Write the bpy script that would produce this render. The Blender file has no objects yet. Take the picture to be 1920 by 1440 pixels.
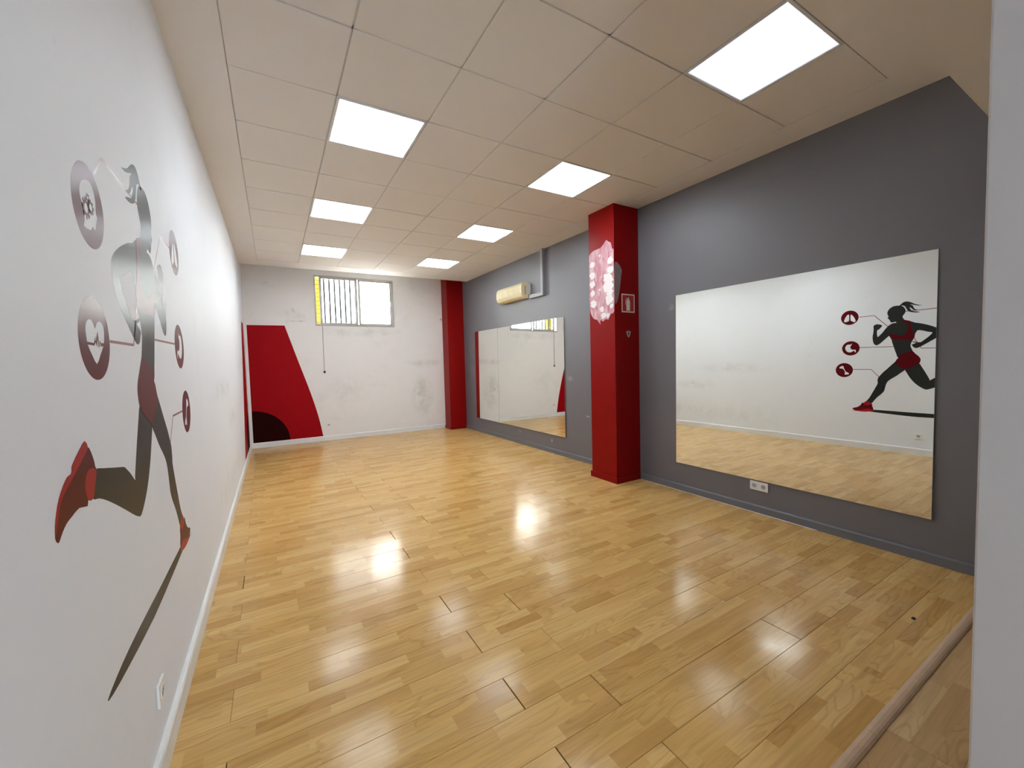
import bpy, bmesh, math, random
from mathutils import Vector, Matrix
from mathutils.geometry import tessellate_polygon

random.seed(7)
scene = bpy.context.scene
COL = scene.collection

# ------------------------------------------------------------------ camera
def make_camera():
    yaw, pitch, roll = math.radians(30.4884), math.radians(-2.8394), math.radians(1.504)
    f = Vector((math.sin(yaw) * math.cos(pitch), math.cos(yaw) * math.cos(pitch), math.sin(pitch)))
    r = Vector((math.cos(yaw), -math.sin(yaw), 0.0))
    d = f.cross(r)
    r2 = math.cos(roll) * r + math.sin(roll) * d
    d2 = -math.sin(roll) * r + math.cos(roll) * d
    m = Matrix((( r2.x, -d2.x, -f.x, 0.0), (r2.y, -d2.y, -f.y, 0.0), (r2.z, -d2.z, -f.z, 1.4262), (0, 0, 0, 1)))
    cd = bpy.data.cameras.new('camera')
    cd.sensor_fit = 'HORIZONTAL'
    cd.sensor_width = 36.0
    cd.lens = 762.96 / 1920 * 36.0
    cd.shift_x = (960 - 963.06) / 1920
    cd.shift_y = (716.54 - 720) / 1920
    cd.clip_start = 0.02
    co = bpy.data.objects.new('camera', cd)
    co.matrix_world = m
    COL.objects.link(co)
    scene.camera = co
make_camera()

# ------------------------------------------------------------------ world, sun, exposure
SKY = 8.5
SUN = 58.0
PANEL = 10.0
world = bpy.data.worlds.new('world')
scene.world = world
world.use_nodes = True
bg = world.node_tree.nodes['Background']
bg.inputs[0].default_value = (0.74, 0.87, 1.0, 1)
bg.inputs[1].default_value = SKY
sun = bpy.data.lights.new('sun', 'SUN')
sun.energy = SUN
sun.angle = math.radians(0.6)
sun.color = (0.97, 0.98, 1.0)
so = bpy.data.objects.new('sun', sun)
so.rotation_euler = (math.radians(32), 0, math.radians(12))
COL.objects.link(so)
vs = scene.view_settings
vs.view_transform = 'Standard'
vs.look = 'None'
vs.exposure = 0.97
vs.gamma = 1.0
vs.use_curve_mapping = False

# ------------------------------------------------------------------ helpers
H = 3.1536                      # ceiling height
LX = -0.4113                    # left wall plane
def RX(y): return 3.697 - 0.0174 * (y - 4.0)
def BY(x): return 8.5837 - 0.0158 * (x - 1.7)
ZT = 3.55                       # walls run on above the hung ceiling

def tag(o, label=None, cat=None, group=None, kind=None):
    if label: o['label'] = label
    if cat: o['category'] = cat
    if group: o['group'] = group
    if kind: o['kind'] = kind
    return o

def link(o, parent=None):
    COL.objects.link(o)
    if parent is not None:
        o.parent = parent
    return o

def empty(name, loc=(0, 0, 0), rz=0.0):
    o = bpy.data.objects.new(name, None)
    o.empty_display_size = 0.1
    o.location = loc
    o.rotation_euler = (0, 0, rz)
    return link(o)

def obj(name, bm, mat, parent=None, smooth=False):
    me = bpy.data.meshes.new(name)
    bm.normal_update()
    bm.to_mesh(me)
    bm.free()
    if mat is not None:
        me.materials.append(mat)
    if smooth:
        for p in me.polygons:
            p.use_smooth = True
    return link(bpy.data.objects.new(name, me), parent)

def add_box(bm, x0, x1, y0, y1, z0, z1, bevel=0.0, seg=1):
    t = bmesh.new()
    v = [t.verts.new(p) for p in ((x0, y0, z0), (x1, y0, z0), (x1, y1, z0), (x0, y1, z0), (x0, y0, z1), (x1, y0, z1), (x1, y1, z1), (x0, y1, z1))]
    for q in ((3, 2, 1, 0), (4, 5, 6, 7), (0, 1, 5, 4), (1, 2, 6, 5), (2, 3, 7, 6), (3, 0, 4, 7)):
        t.faces.new([v[i] for i in q])
    if bevel > 0:
        bmesh.ops.bevel(t, geom=list(t.edges), offset=bevel, segments=seg, affect='EDGES', profile=0.5)
    merge(bm, t)

def merge(bm, t):
    t.verts.index_update()
    mp = [bm.verts.new(v.co) for v in t.verts]
    for f in t.faces:
        bm.faces.new([mp[v.index] for v in f.verts])
    t.free()

def add_hex(bm, pts):
    """eight points: bottom loop then top loop"""
    v = [bm.verts.new(p) for p in pts]
    for q in ((3, 2, 1, 0), (4, 5, 6, 7), (0, 1, 5, 4), (1, 2, 6, 5), (2, 3, 7, 6), (3, 0, 4, 7)):
        bm.faces.new([v[i] for i in q])

def box(name, dims, mat, parent=None, bevel=0.0, seg=1):
    bm = bmesh.new()
    add_box(bm, *dims, bevel=bevel, seg=seg)
    return obj(name, bm, mat, parent)

def add_cyl(bm, p0, p1, r, n=12, r1=None):
    p0, p1 = Vector(p0), Vector(p1)
    a = (p1 - p0).normalized()
    u = a.orthogonal().normalized()
    w = a.cross(u)
    r1 = r if r1 is None else r1
    A, B = [], []
    for i in range(n):
        t = 2 * math.pi * i / n
        e = math.cos(t) * u + math.sin(t) * w
        A.append(bm.verts.new(p0 + r * e))
        B.append(bm.verts.new(p1 + r1 * e))
    for i in range(n):
        j = (i + 1) % n
        bm.faces.new((A[i], A[j], B[j], B[i]))
    bm.faces.new(A[::-1])
    bm.faces.new(B)

def add_plate(bm, outer, holes=(), n0=0.0, n1=0.001):
    """flat shape with its own thickness: outline and holes are (u, z) points, thickness runs along local y"""
    loops = [list(outer)] + [list(h) for h in holes]
    flat = [p for l in loops for p in l]
    tris = tessellate_polygon([[Vector((p[0], p[1], 0)) for p in l] for l in loops])
    F = [bm.verts.new((p[0], n1, p[1])) for p in flat]
    K = [bm.verts.new((p[0], n0, p[1])) for p in flat]
    for t in tris:
        a, b, c = (Vector((*flat[i], 0)) for i in t)
        s = (b - a).cross(c - a).z
        if abs(s) < 1e-12:
            continue
        t = t if s < 0 else t[::-1]
        try:
            bm.faces.new([F[i] for i in t])
        except ValueError:
            pass
    i0 = 0
    for l in loops:
        n = len(l)
        area = sum(l[i][0] * l[(i + 1) % n][1] - l[(i + 1) % n][0] * l[i][1] for i in range(n))
        ccw = area > 0
        is_outer = (i0 == 0)
        for i in range(n):
            a, b = i0 + i, i0 + (i + 1) % n
            q = [F[a], K[a], K[b], F[b]]
            if ccw == is_outer:
                q = q[::-1]
            try:
                bm.faces.new(q)
            except ValueError:
                pass
        i0 += n

def smooth_loop(p, k=3, closed=True):
    out = []
    n = len(p)
    rng = range(n) if closed else range(n - 1)
    for i in rng:
        if closed:
            p0, p1, p2, p3 = p[i - 1], p[i], p[(i + 1) % n], p[(i + 2) % n]
        else:
            p0, p1, p2, p3 = p[max(i - 1, 0)], p[i], p[i + 1], p[min(i + 2, n - 1)]
        for j in range(k):
            t = j / k
            out.append(tuple(0.5 * ((2 * p1[d]) + (-p0[d] + p2[d]) * t + (2 * p0[d] - 5 * p1[d] + 4 * p2[d] - p3[d]) * t * t + (-p0[d] + 3 * p1[d] - 3 * p2[d] + p3[d]) * t ** 3) for d in (0, 1)))
    if not closed:
        out.append(tuple(p[-1]))
    return out

def disc(cx, cy, r, n=48):
    return [(cx + r * math.cos(2 * math.pi * i / n), cy + r * math.sin(2 * math.pi * i / n)) for i in range(n)]

# local frames on the walls: local x runs along the wall, local y out into the room
ANG = {'right': math.atan2(1, -0.0174), 'back': math.atan2(0.0158, -1), 'left': math.radians(-90)}
def on_wall(name, side, s, z):
    """s is y on the side walls and x on the back wall"""
    if side == 'right': loc = (RX(s), s, z)
    elif side == 'left': loc = (LX, s, z)
    else: loc = (s, BY(s), z)
    return empty(name, loc, ANG[side])

# ------------------------------------------------------------------ materials
class NT:
    def __init__(self, name):
        self.m = bpy.data.materials.new(name)
        self.m.use_nodes = True
        self.t = self.m.node_tree
        self.b = self.t.nodes['Principled BSDF']
    def n(self, typ, **kw):
        nd = self.t.nodes.new(typ)
        for k, v in kw.items():
            if k == 'i':
                for a, b in v.items():
                    self.put(nd.inputs[a], b)
            else:
                setattr(nd, k, v)
        return nd
    def put(self, sock, v):
        if isinstance(v, bpy.types.NodeSocket):
            self.t.links.new(v, sock)
        else:
            sock.default_value = v
    def math(self, op, a, b=None, c=None, clamp=False):
        nd = self.n('ShaderNodeMath', operation=op, use_clamp=clamp)
        self.put(nd.inputs[0], a)
        if b is not None: self.put(nd.inputs[1], b)
        if c is not None: self.put(nd.inputs[2], c)
        return nd.outputs[0]
    def mix(self, f, a, b, mode='MIX'):
        nd = self.n('ShaderNodeMix', data_type='RGBA', blend_type=mode)
        self.put(nd.inputs[0], f); self.put(nd.inputs[6], a); self.put(nd.inputs[7], b)
        return nd.outputs[2]
    def noise(self, vec, scale, detail=3.0, rough=0.5, dist=0.0):
        nd = self.n('ShaderNodeTexNoise', i={'Scale': scale, 'Detail': detail, 'Roughness': rough, 'Distortion': dist})
        if vec is not None: self.put(nd.inputs['Vector'], vec)
        return nd
    def ramp(self, f, stops):
        nd = self.n('ShaderNodeValToRGB')
        e = nd.color_ramp.elements
        while len(e) < len(stops): e.new(0.5)
        for k, (p, c) in enumerate(stops):
            e[k].position = p
            e[k].color = c if len(c) == 4 else (*c, 1)
        self.put(nd.inputs[0], f)
        return nd.outputs[0]
    def coord(self, which='Object'):
        return self.n('ShaderNodeTexCoord').outputs[which]
    def pos(self):
        return self.n('ShaderNodeNewGeometry').outputs['Position']
    def set(self, **kw):
        for k, v in kw.items():
            self.put(self.b.inputs[{'color': 'Base Color', 'rough': 'Roughness', 'metal': 'Metallic', 'spec': 'Specular IOR Level', 'normal': 'Normal', 'coat': 'Coat Weight', 'coat_rough': 'Coat Roughness', 'trans': 'Transmission Weight', 'emit': 'Emission Color', 'emit_s': 'Emission Strength'}[k]], v)
        return self.m
    def bump(self, h, strength=0.1, dist=0.01):
        return self.n('ShaderNodeBump', i={'Height': h, 'Strength': strength, 'Distance': dist}).outputs[0]

def plain(name, c, rough=0.5, spec=0.5, metal=0.0, grain=0.04, scale=40, bump=0.0):
    k = NT(name)
    n = k.noise(k.coord(), scale, 3)
    v = k.mix(n.outputs[0], tuple(x * (1 - grain) for x in c) + (1,), tuple(min(1, x * (1 + grain)) for x in c) + (1,))
    k.set(color=v, rough=rough, spec=spec, metal=metal)
    if bump:
        k.set(normal=k.bump(n.outputs[0], bump, 0.004))
    return k.m

def wall_paint(name, c, rough, stain=0.0, spec=0.5, stain_c=(0.42, 0.40, 0.36), marks=()):
    k = NT(name)
    p = k.pos()
    big = k.noise(p, 0.8, 2)
    col = k.mix(big.outputs[0], tuple(x * 0.96 for x in c) + (1,), tuple(min(1, x * 1.03) for x in c) + (1,))
    if stain:
        s = k.noise(p, 1.7, 6, 0.62, 0.6)
        a = k.ramp(s.outputs[0], [(0.53, (0, 0, 0)), (0.72, (1, 1, 1))])
        s2 = k.noise(p, 6.0, 6, 0.7, 0.0)
        b = k.ramp(s2.outputs[0], [(0.40, (0, 0, 0)), (0.85, (1, 1, 1))])
        f = k.math('MULTIPLY', k.math('MULTIPLY', a, b), stain * 0.7, clamp=True)
        for (cx, cy, cz, sx, sz, wgt) in marks:      # scuffed patches that sit on this wall
            q = k.n('ShaderNodeMapping', vector_type='POINT', i={'Vector': p, 'Location': (-cx / sx, -cy / sx, -cz / sz), 'Scale': (1 / sx, 1 / sx, 1 / sz)}).outputs[0]
            ln = k.n('ShaderNodeVectorMath', operation='LENGTH', i={0: q}).outputs['Value']
            e = k.n('ShaderNodeMapRange', i={0: ln, 1: 1.0, 2: 0.3, 3: 0.0, 4: wgt}).outputs[0]
            f = k.math('ADD', f, k.math('MULTIPLY', e, b), clamp=True)
        col = k.mix(f, col, stain_c + (1,))
        dot = k.n('ShaderNodeTexVoronoi', i={'Scale': 5.0}); k.put(dot.inputs['Vector'], p)
        ds = k.ramp(dot.outputs['Distance'], [(0.02, (1, 1, 1)), (0.05, (0, 0, 0))])
        col = k.mix(k.math('MULTIPLY', ds, stain * 0.5), col, (0.30, 0.28, 0.25, 1))
    fine = k.noise(p, 55.0, 3)
    wav = k.noise(p, 5.0, 2)
    hgt = k.math('ADD', k.math('MULTIPLY', fine.outputs[0], 0.25), wav.outputs[0])
    k.set(color=col, rough=rough, spec=spec, normal=k.bump(hgt, 0.12, 0.012))
    return k.m

MARKS_R = ((3.692, 4.30, 0.65, 0.07, 0.012, 2.5), (3.716, 2.93, 1.97, 0.05, 0.05, 0.6), (3.686, 4.64, 1.16, 0.10, 0.05, 0.8), (3.63, 7.85, 1.5, 0.25, 0.5, 0.3), (3.661, 6.04, 0.22, 0.04, 0.03, 1.5), (3.678, 5.12, 0.19, 0.03, 0.04, 2.0))
M = {}
M['white_wall'] = wall_paint('white_wall_paint', (0.79, 0.81, 0.86), 0.58, 0.22, spec=0.3, marks=((-0.41, 4.6, 1.25, 0.9, 0.14, 0.5), (-0.41, 5.4, 0.9, 0.6, 0.12, 0.5), (-0.41, 5.0, 0.35, 1.6, 0.25, 0.35)))
M['back_wall'] = wall_paint('scuffed_white_wall_paint', (0.81, 0.78, 0.76), 0.5, 0.5, marks=((2.75, 8.57, 0.75, 0.28, 0.5, 1.0), (2.85, 8.57, 1.45, 0.55, 0.1, 0.7), (1.25, 8.59, 1.0, 0.5, 0.35, 0.35), (1.5, 8.59, 2.1, 0.9, 0.12, 0.5), (0.40, 8.6, 2.4, 0.35, 0.14, 0.6), (0.0, 8.61, 2.95, 0.2, 0.08, 0.6), (0.42, 8.6, 2.29, 0.2, 0.016, 1.6), (0.36, 8.6, 2.44, 0.04, 0.12, 1.0), (0.25, 8.6, 2.26, 0.03, 0.06, 1.2)))
M['grey_wall'] = wall_paint('grey_wall_paint', (0.135, 0.132, 0.152), 0.50, 0.0001, spec=1.0, stain_c=(0.48, 0.47, 0.48), marks=MARKS_R)
M['hall_wall'] = wall_paint('hall_wall_paint', (0.44, 0.405, 0.39), 0.6, 0.0)
M['base_white'] = wall_paint('white_skirting_paint', (0.78, 0.775, 0.76), 0.35, 0.8)
M['base_grey'] = plain('grey_skirting_paint', (0.15, 0.155, 0.175), 0.35)
M['plaster'] = plain('ceiling_plaster', (0.76, 0.725, 0.69), 0.75, 0.2, grain=0.02, scale=3)
M['tile'] = plain('ceiling_tile_white', (0.755, 0.715, 0.675), 0.85, 0.1, grain=0.025, scale=90)
M['grid'] = plain('ceiling_grid_metal', (0.62, 0.58, 0.54), 0.5, 0.3)
M['red'] = plain('red_gloss_paint', (0.25, 0.001, 0.001), 0.38, 0.16, grain=0.08, scale=6, bump=0.05)
M['red_panel'] = plain('red_wall_paint', (0.33, 0.0005, 0.004), 0.55, 0.10, grain=0.05, scale=5)
M['maroon_panel'] = plain('dark_maroon_paint', (0.020, 0.0005, 0.001), 0.6, 0.05)
M['alu'] = plain('aluminium', (0.42, 0.40, 0.37), 0.4, 0.5, 0.3)
M['lamp_frame'] = plain('lamp_frame_white', (0.70, 0.70, 0.70), 0.4)
M['white_plastic'] = plain('white_plastic', (0.80, 0.79, 0.77), 0.3)
M['dark_plastic'] = plain('dark_plastic', (0.03, 0.03, 0.03), 0.4)
M['cream'] = plain('yellowed_cream_plastic', (0.78, 0.68, 0.42), 0.35)
M['cream_dark'] = plain('cream_slat_plastic', (0.66, 0.55, 0.30), 0.4)
M['trunk'] = plain('grey_painted_trunking', (0.30, 0.30, 0.32), 0.4)
M['vinyl_grey'] = plain('dark_grey_vinyl', (0.030, 0.032, 0.030), 0.30, 0.05, grain=0.0)
M['vinyl_red'] = plain('maroon_vinyl', (0.105, 0.006, 0.010), 0.30, 0.05, grain=0.0)
M['vinyl_bright'] = plain('bright_red_vinyl', (0.36, 0.014, 0.018), 0.30, 0.05, grain=0.0)
M['vinyl_line'] = plain('thin_red_line_vinyl', (0.24, 0.05, 0.06), 0.3, 0.2, grain=0.0)
M['sign_white'] = plain('sign_cream_print', (0.80, 0.74, 0.62), 0.4)
M['sign_red'] = plain('sign_red_print', (0.42, 0.015, 0.02), 0.35)
M['filler_white'] = plain('white_filler', (0.82, 0.78, 0.77), 0.8, 0.2, grain=0.05, scale=30)
M['filler_grey'] = plain('grey_smeared_filler', (0.26, 0.20, 0.21), 0.8, 0.2, grain=0.25, scale=20)
M['yellow_brick'] = plain('yellow_brick', (0.46, 0.36, 0.05), 0.9, 0.1, grain=0.15, scale=8)
M['outside_white'] = plain('whitewashed_wall', (0.88, 0.87, 0.84), 0.9, 0.1)
M['outside_ground'] = plain('pale_paving', (0.70, 0.68, 0.64), 0.9, 0.1)
M['rod'] = plain('grey_painted_steel', (0.13, 0.13, 0.135), 0.6, 0.2)
M['mortar'] = plain('sandy_mortar', (0.26, 0.19, 0.04), 0.9, 0.1)
M['black'] = plain('black_grit', (0.01, 0.01, 0.01), 0.6)
M['subfloor'] = plain('dark_underlay', (0.035, 0.022, 0.012), 0.9, 0.1)

def filler_pink():
    k = NT('pink_smeared_filler')
    p = k.coord()
    mp = k.n('ShaderNodeMapping', i={'Vector': p, 'Scale': (7, 7, 2.2)}).outputs[0]
    n = k.noise(mp, 3.0, 5, 0.6, 0.8)
    c = k.ramp(n.outputs[0], [(0.25, (0.40, 0.10, 0.14)), (0.5, (0.62, 0.34, 0.38)), (0.75, (0.78, 0.62, 0.64))])
    return k.set(color=c, rough=0.8, spec=0.2)
M['filler_pink'] = filler_pink()

def mirror_mat():
    k = NT('silvered_mirror')
    return k.set(color=(0.90, 0.915, 0.875, 1), metal=1.0, rough=0.0)
M['mirror'] = mirror_mat()
M['mirror_edge'] = plain('green_glass_edge', (0.20, 0.28, 0.24), 0.2)

def lamp_mat(name, c, s):
    k = NT(name)
    return k.set(color=(0.9, 0.9, 0.9, 1), emit=c, emit_s=s, rough=0.5)
M['led'] = lamp_mat('lit_led_diffuser', (0.85, 0.935, 1.0, 1), PANEL)
M['led_dim'] = lamp_mat('dim_bluish_led_diffuser', (0.60, 0.72, 0.95, 1), 0.64)

def glass_mat(name, frosted, tr_c=(0.70, 0.71, 0.70, 1)):
    k = NT(name)
    out = k.t.nodes['Material Output']
    if frosted:
        ta = k.n('ShaderNodeBsdfTranslucent', i={'Color': (0.95, 0.95, 0.93, 1)})
        tb = k.n('ShaderNodeBsdfTransparent', i={'Color': (0.95, 0.95, 0.93, 1)})
        tr = k.n('ShaderNodeMixShader', i={0: 0.6, 1: ta.outputs[0], 2: tb.outputs[0]})
    else:
        tr = k.n('ShaderNodeBsdfTransparent', i={'Color': tr_c})
    gl = k.n('ShaderNodeBsdfGlossy', i={'Color': (1, 1, 1, 1), 'Roughness': 0.02})
    fr = k.n('ShaderNodeFresnel', i={'IOR': 1.45})
    mx = k.n('ShaderNodeMixShader', i={0: fr.outputs[0], 1: tr.outputs[0], 2: gl.outputs[0]})
    k.t.links.new(mx.outputs[0], out.inputs[0])
    return k.m
M['glass'] = glass_mat('clear_window_glass', False)
M['door_glass'] = glass_mat('added_door_glass', False, (0.97, 0.98, 0.98, 1))  # for the unseen door added behind the camera
M['frosted'] = glass_mat('frosted_window_glass', True)

def laminate(name, tint, rough=0.2):
    k = NT(name)
    o = k.coord()
    s = k.n('ShaderNodeSeparateXYZ', i={0: o})
    X, Y = s.outputs[0], s.outputs[1]
    rnd = k.n('ShaderNodeObjectInfo').outputs['Random']
    row = k.math('FLOOR', k.math('DIVIDE', Y, 0.065))
    w = k.math('ADD', k.math('MULTIPLY', X, 3.0), k.math('ADD', k.math('MULTIPLY', row, 17.37), k.math('MULTIPLY', rnd, 231.7)))
    vo = k.n('ShaderNodeTexVoronoi', voronoi_dimensions='1D', i={'W': w, 'Scale': 1.0, 'Randomness': 0.8})
    cs = k.n('ShaderNodeSeparateColor', i={0: vo.outputs['Color']})
    a, b = cs.outputs[0], cs.outputs[1]
    def t(c): return tuple(x * y * w for x, y, w in zip(c, tint, (1.02, 0.945, 0.74)))
    base = k.ramp(a, [(0.0, t((0.500, 0.300, 0.120))), (0.3, t((0.580, 0.372, 0.162))), (0.62, t((0.615, 0.405, 0.185))), (1.0, t((0.660, 0.455, 0.225)))])
    sh = k.math('MULTIPLY', b, 37.0)
    gv = k.n('ShaderNodeCombineXYZ', i={0: k.math('ADD', k.math('MULTIPLY', X, 3.0), sh), 1: k.math('MULTIPLY', Y, 60.0), 2: sh}).outputs[0]
    g = k.noise(gv, 1.0, 4, 0.6, 0.6)
    gr = k.ramp(g.outputs[0], [(0.30, (0.80, 0.80, 0.80)), (0.62, (1.06, 1.06, 1.06))])
    c1 = k.mix(0.75, base, gr, 'MULTIPLY')
    cv = k.n('ShaderNodeCombineXYZ', i={0: k.math('ADD', k.math('MULTIPLY', X, 1.6), sh), 1: k.math('MULTIPLY', k.math('ADD', k.math('MULTIPLY', Y, 8.0), k.math('MULTIPLY', b, 1.0)), 1.0), 2: 0.0}).outputs[0]
    wv = k.n('ShaderNodeTexNoise', i={'Vector': cv, 'Scale': 1.1, 'Detail': 1.0, 'Distortion': 0.3})
    ring = k.math('SINE', k.math('MULTIPLY', wv.outputs[0], 75.0))
    rr = k.ramp(ring, [(0.45, (1, 1, 1)), (1.0, (0.74, 0.70, 0.62))])
    msk = k.math('GREATER_THAN', cs.outputs[2], 0.55)
    c2 = k.mix(k.math('MULTIPLY', msk, 0.5), c1, k.mix(1.0, c1, rr, 'MULTIPLY'))
    p = k.pos()
    dirt = k.noise(p, 2.2, 5, 0.65)
    rg = k.n('ShaderNodeMapRange', i={0: dirt.outputs[0], 1: 0.3, 2: 0.75, 3: rough - 0.05, 4: rough + 0.10}).outputs[0]
    bmp = k.noise(p, 2.6, 2)
    return k.set(color=c2, rough=rg, spec=0.15, normal=k.bump(bmp.outputs[0], 0.04, 0.02))
M['laminate'] = laminate('beech_strip_laminate', (1, 1, 1), 0.15)
M['laminate_hall'] = laminate('pinkish_strip_laminate', (0.86, 0.92, 1.25), 0.35)
M['threshold'] = plain('wood_grain_threshold', (0.50, 0.34, 0.22), 0.45, grain=0.12, scale=25)

# ================================================================== THE SETTING
YN, YF = -2.6, 8.9      # extent of the place along its depth
def quad_slab(bm, x0, x1, ys, z0, z1):
    add_box(bm, x0, x1, ys[0], ys[1], z0, z1)

# floor: dark underlay slab with every laminate plank lying on it
fl = box('floor', (LX - 0.1, 3.95, YN - 0.1, YF, -0.10, -0.008), M['subfloor'])
tag(fl, kind='structure')
PW, PL, Y0 = 0.195, 1.38, 1.18
plank_cache = {}
def plank_mesh(length, width, mat):
    key = (round(length, 3), round(width, 3), mat.name)
    if key not in plank_cache:
        bm = bmesh.new()
        g = 0.0006
        add_box(bm, g, length - g, g, width - g, -0.008, 0.0)
        top = [e for e in bm.edges if all(abs(v.co.z) < 1e-6 for v in e.verts)]
        bmesh.ops.bevel(bm, geom=top, offset=0.0009, segments=1, affect='EDGES')
        me = bpy.data.meshes.new('plank')
        bm.to_mesh(me); bm.free()
        me.materials.append(mat)
        plank_cache[key] = me
    return plank_cache[key]
rp = random.Random(11)
GAPS = {(-5, 1), (1, 0), (0, 1), (-1, 0), (4, 1), (3, 0), (5, 0), (12, 1), (9, 0), (10, 0), (-1, 1), (11, 0)}
for kr in range(-3, 39):
    ya, yb = Y0 + kr * PW, Y0 + (kr + 1) * PW
    ya = max(ya, 0.611)
    yb = min(yb, 8.62)
    if yb - ya < 0.02: continue
    j0 = (0.827 if kr % 2 else 1.170) - 0.003 * (kr - 1) - 3 * PL
    edges = [LX + 0.01]
    j = j0
    while j < RX(ya) - 0.02:
        if j > LX + 0.06: edges.append(j)
        j += PL
    edges.append(RX(ya) - 0.01)
    for q in range(len(edges) - 1):
        a, b = edges[q], edges[q + 1]
        gap = 0.0035 if (kr, q) in GAPS else (0.0022 if rp.random() < 0.12 else 0.0)
        o = bpy.data.objects.new('plank', plank_mesh(b - a - gap, yb - ya, M['laminate']))
        o.location = (a, ya, 0.0)
        o.rotation_euler = (math.radians(rp.uniform(-0.10, 0.10)), math.radians(rp.uniform(-0.012, 0.012)), 0)
        link(o, fl)
for kr in range(0, 17):
    yb = 0.572 - kr * PW
    ya = yb - PW
    j = -2.2 + (0.46 * (kr % 3))
    while j < 3.75:
        a, b = max(j, LX + 0.01), min(j + PL, 3.74)
        if b - a > 0.05:
            o = bpy.data.objects.new('plank', plank_mesh(b - a, yb - ya, M['laminate_hall']))
            o.location = (a, ya, -0.002)
            link(o, fl)
        j += PL

# rounded threshold strips between the two floors
def threshold(name, x0, x1):
    bm = bmesh.new()
    prof = [(0.571, -0.004), (0.571, 0.002), (0.577, 0.0075), (0.585, 0.010), (0.597, 0.010), (0.606, 0.0075), (0.613, 0.002), (0.613, -0.004)]
    A = [bm.verts.new((x0, y, z)) for y, z in prof]
    B = [bm.verts.new((x1, y, z)) for y, z in prof]
    n = len(prof)
    for i in range(n):
        j = (i + 1) % n
        bm.faces.new((A[i], A[j], B[j], B[i]))
    bm.faces.new(A[::-1]); bm.faces.new(B)
    bmesh.ops.recalc_face_normals(bm, faces=bm.faces)
    return tag(obj(name, bm, M['threshold']), kind='structure')
threshold('trim_1', LX + 0.01, 1.8585)
threshold('trim_2', 1.8600, 3.735)

# walls
tag(box('wall_left', (LX - 0.15, LX, YN, YF, -0.1, ZT), M['white_wall']), kind='structure')
bm = bmesh.new()
add_hex(bm, [(RX(-0.2), -0.2, -0.1), (RX(-0.2) + 0.2, -0.2, -0.1), (RX(9) + 0.2, 9, -0.1), (RX(9), 9, -0.1), (RX(-0.2), -0.2, ZT), (RX(-0.2) + 0.2, -0.2, ZT), (RX(9) + 0.2, 9, ZT), (RX(9), 9, ZT)])
bmesh.ops.recalc_face_normals(bm, faces=bm.faces)
tag(obj('wall_right', bm, M['grey_wall']), kind='structure')
WX0, WX1, WZ0, WZ1 = 0.735, 2.205, 2.215, 3.165
bm = bmesh.new()
TH = 0.20
for (a, b, z0, z1) in ((LX - 0.15, WX0, -0.1, ZT), (WX1, 3.9, -0.1, ZT), (WX0, WX1, -0.1, WZ0), (WX0, WX1, WZ1, ZT)):
    add_hex(bm, [(a, BY(a), z0), (b, BY(b), z0), (b, BY(b) + TH, z0), (a, BY(a) + TH, z0), (a, BY(a), z1), (b, BY(b), z1), (b, BY(b) + TH, z1), (a, BY(a) + TH, z1)])
bmesh.ops.recalc_face_normals(bm, faces=bm.faces)
tag(obj('wall_back', bm, M['back_wall']), kind='structure')
# hall side: lintel over the wide opening, wall behind, partition beside the camera
HC = 2.622
tag(box('wall_front', (LX, 3.76, 0.50, 0.60, HC, ZT), M['plaster']), kind='structure')
bm = bmesh.new()
for (a, b_, z0, z1) in ((LX - 0.1, -0.15, -0.1, HC), (1.05, 1.5, -0.1, HC), (-0.15, 1.05, 2.15, HC)):
    add_box(bm, a, b_, YN - 0.1, YN, z0, z1)
tag(obj('wall_hall', bm, M['hall_wall']), kind='structure')
# unseen glazed hall door, added to throw cool daylight on the near left wall
dr = empty('added_door_1', (0.45, YN - 0.05, 0.0)); tag(dr, kind='structure')
bm = bmesh.new()
for (a, b_, z0, z1) in ((-0.598, -0.52, 0.0, 2.148), (0.52, 0.598, 0.0, 2.148), (-0.52, 0.52, 0.0, 0.12), (-0.52, 0.52, 2.06, 2.148)):
    add_box(bm, a, b_, -0.025, 0.025, z0, z1, bevel=0.003)
obj('added_door_frame', bm, M['alu'], dr)
box('added_door_pane', (-0.52, 0.52, -0.004, 0.004, 0.12, 2.06), M['door_glass'], dr)
box('added_door_handle', (0.43, 0.46, 0.025, 0.07, 0.95, 1.20), M['alu'], dr, 0.006)
tag(box('wall_partition', (1.30, 1.42, YN, 0.2425, -0.1, HC), M['hall_wall'], bevel=0.004, seg=2), kind='structure')
tag(box('wall_passage', (1.42, 3.8, -0.1, 0.02, -0.1, HC), M['hall_wall']), kind='structure')
tag(box('ceiling_hall', (LX - 0.1, 3.8, YN - 0.1, 0.50, HC, HC + 0.1), M['plaster']), kind='structure')

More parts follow.
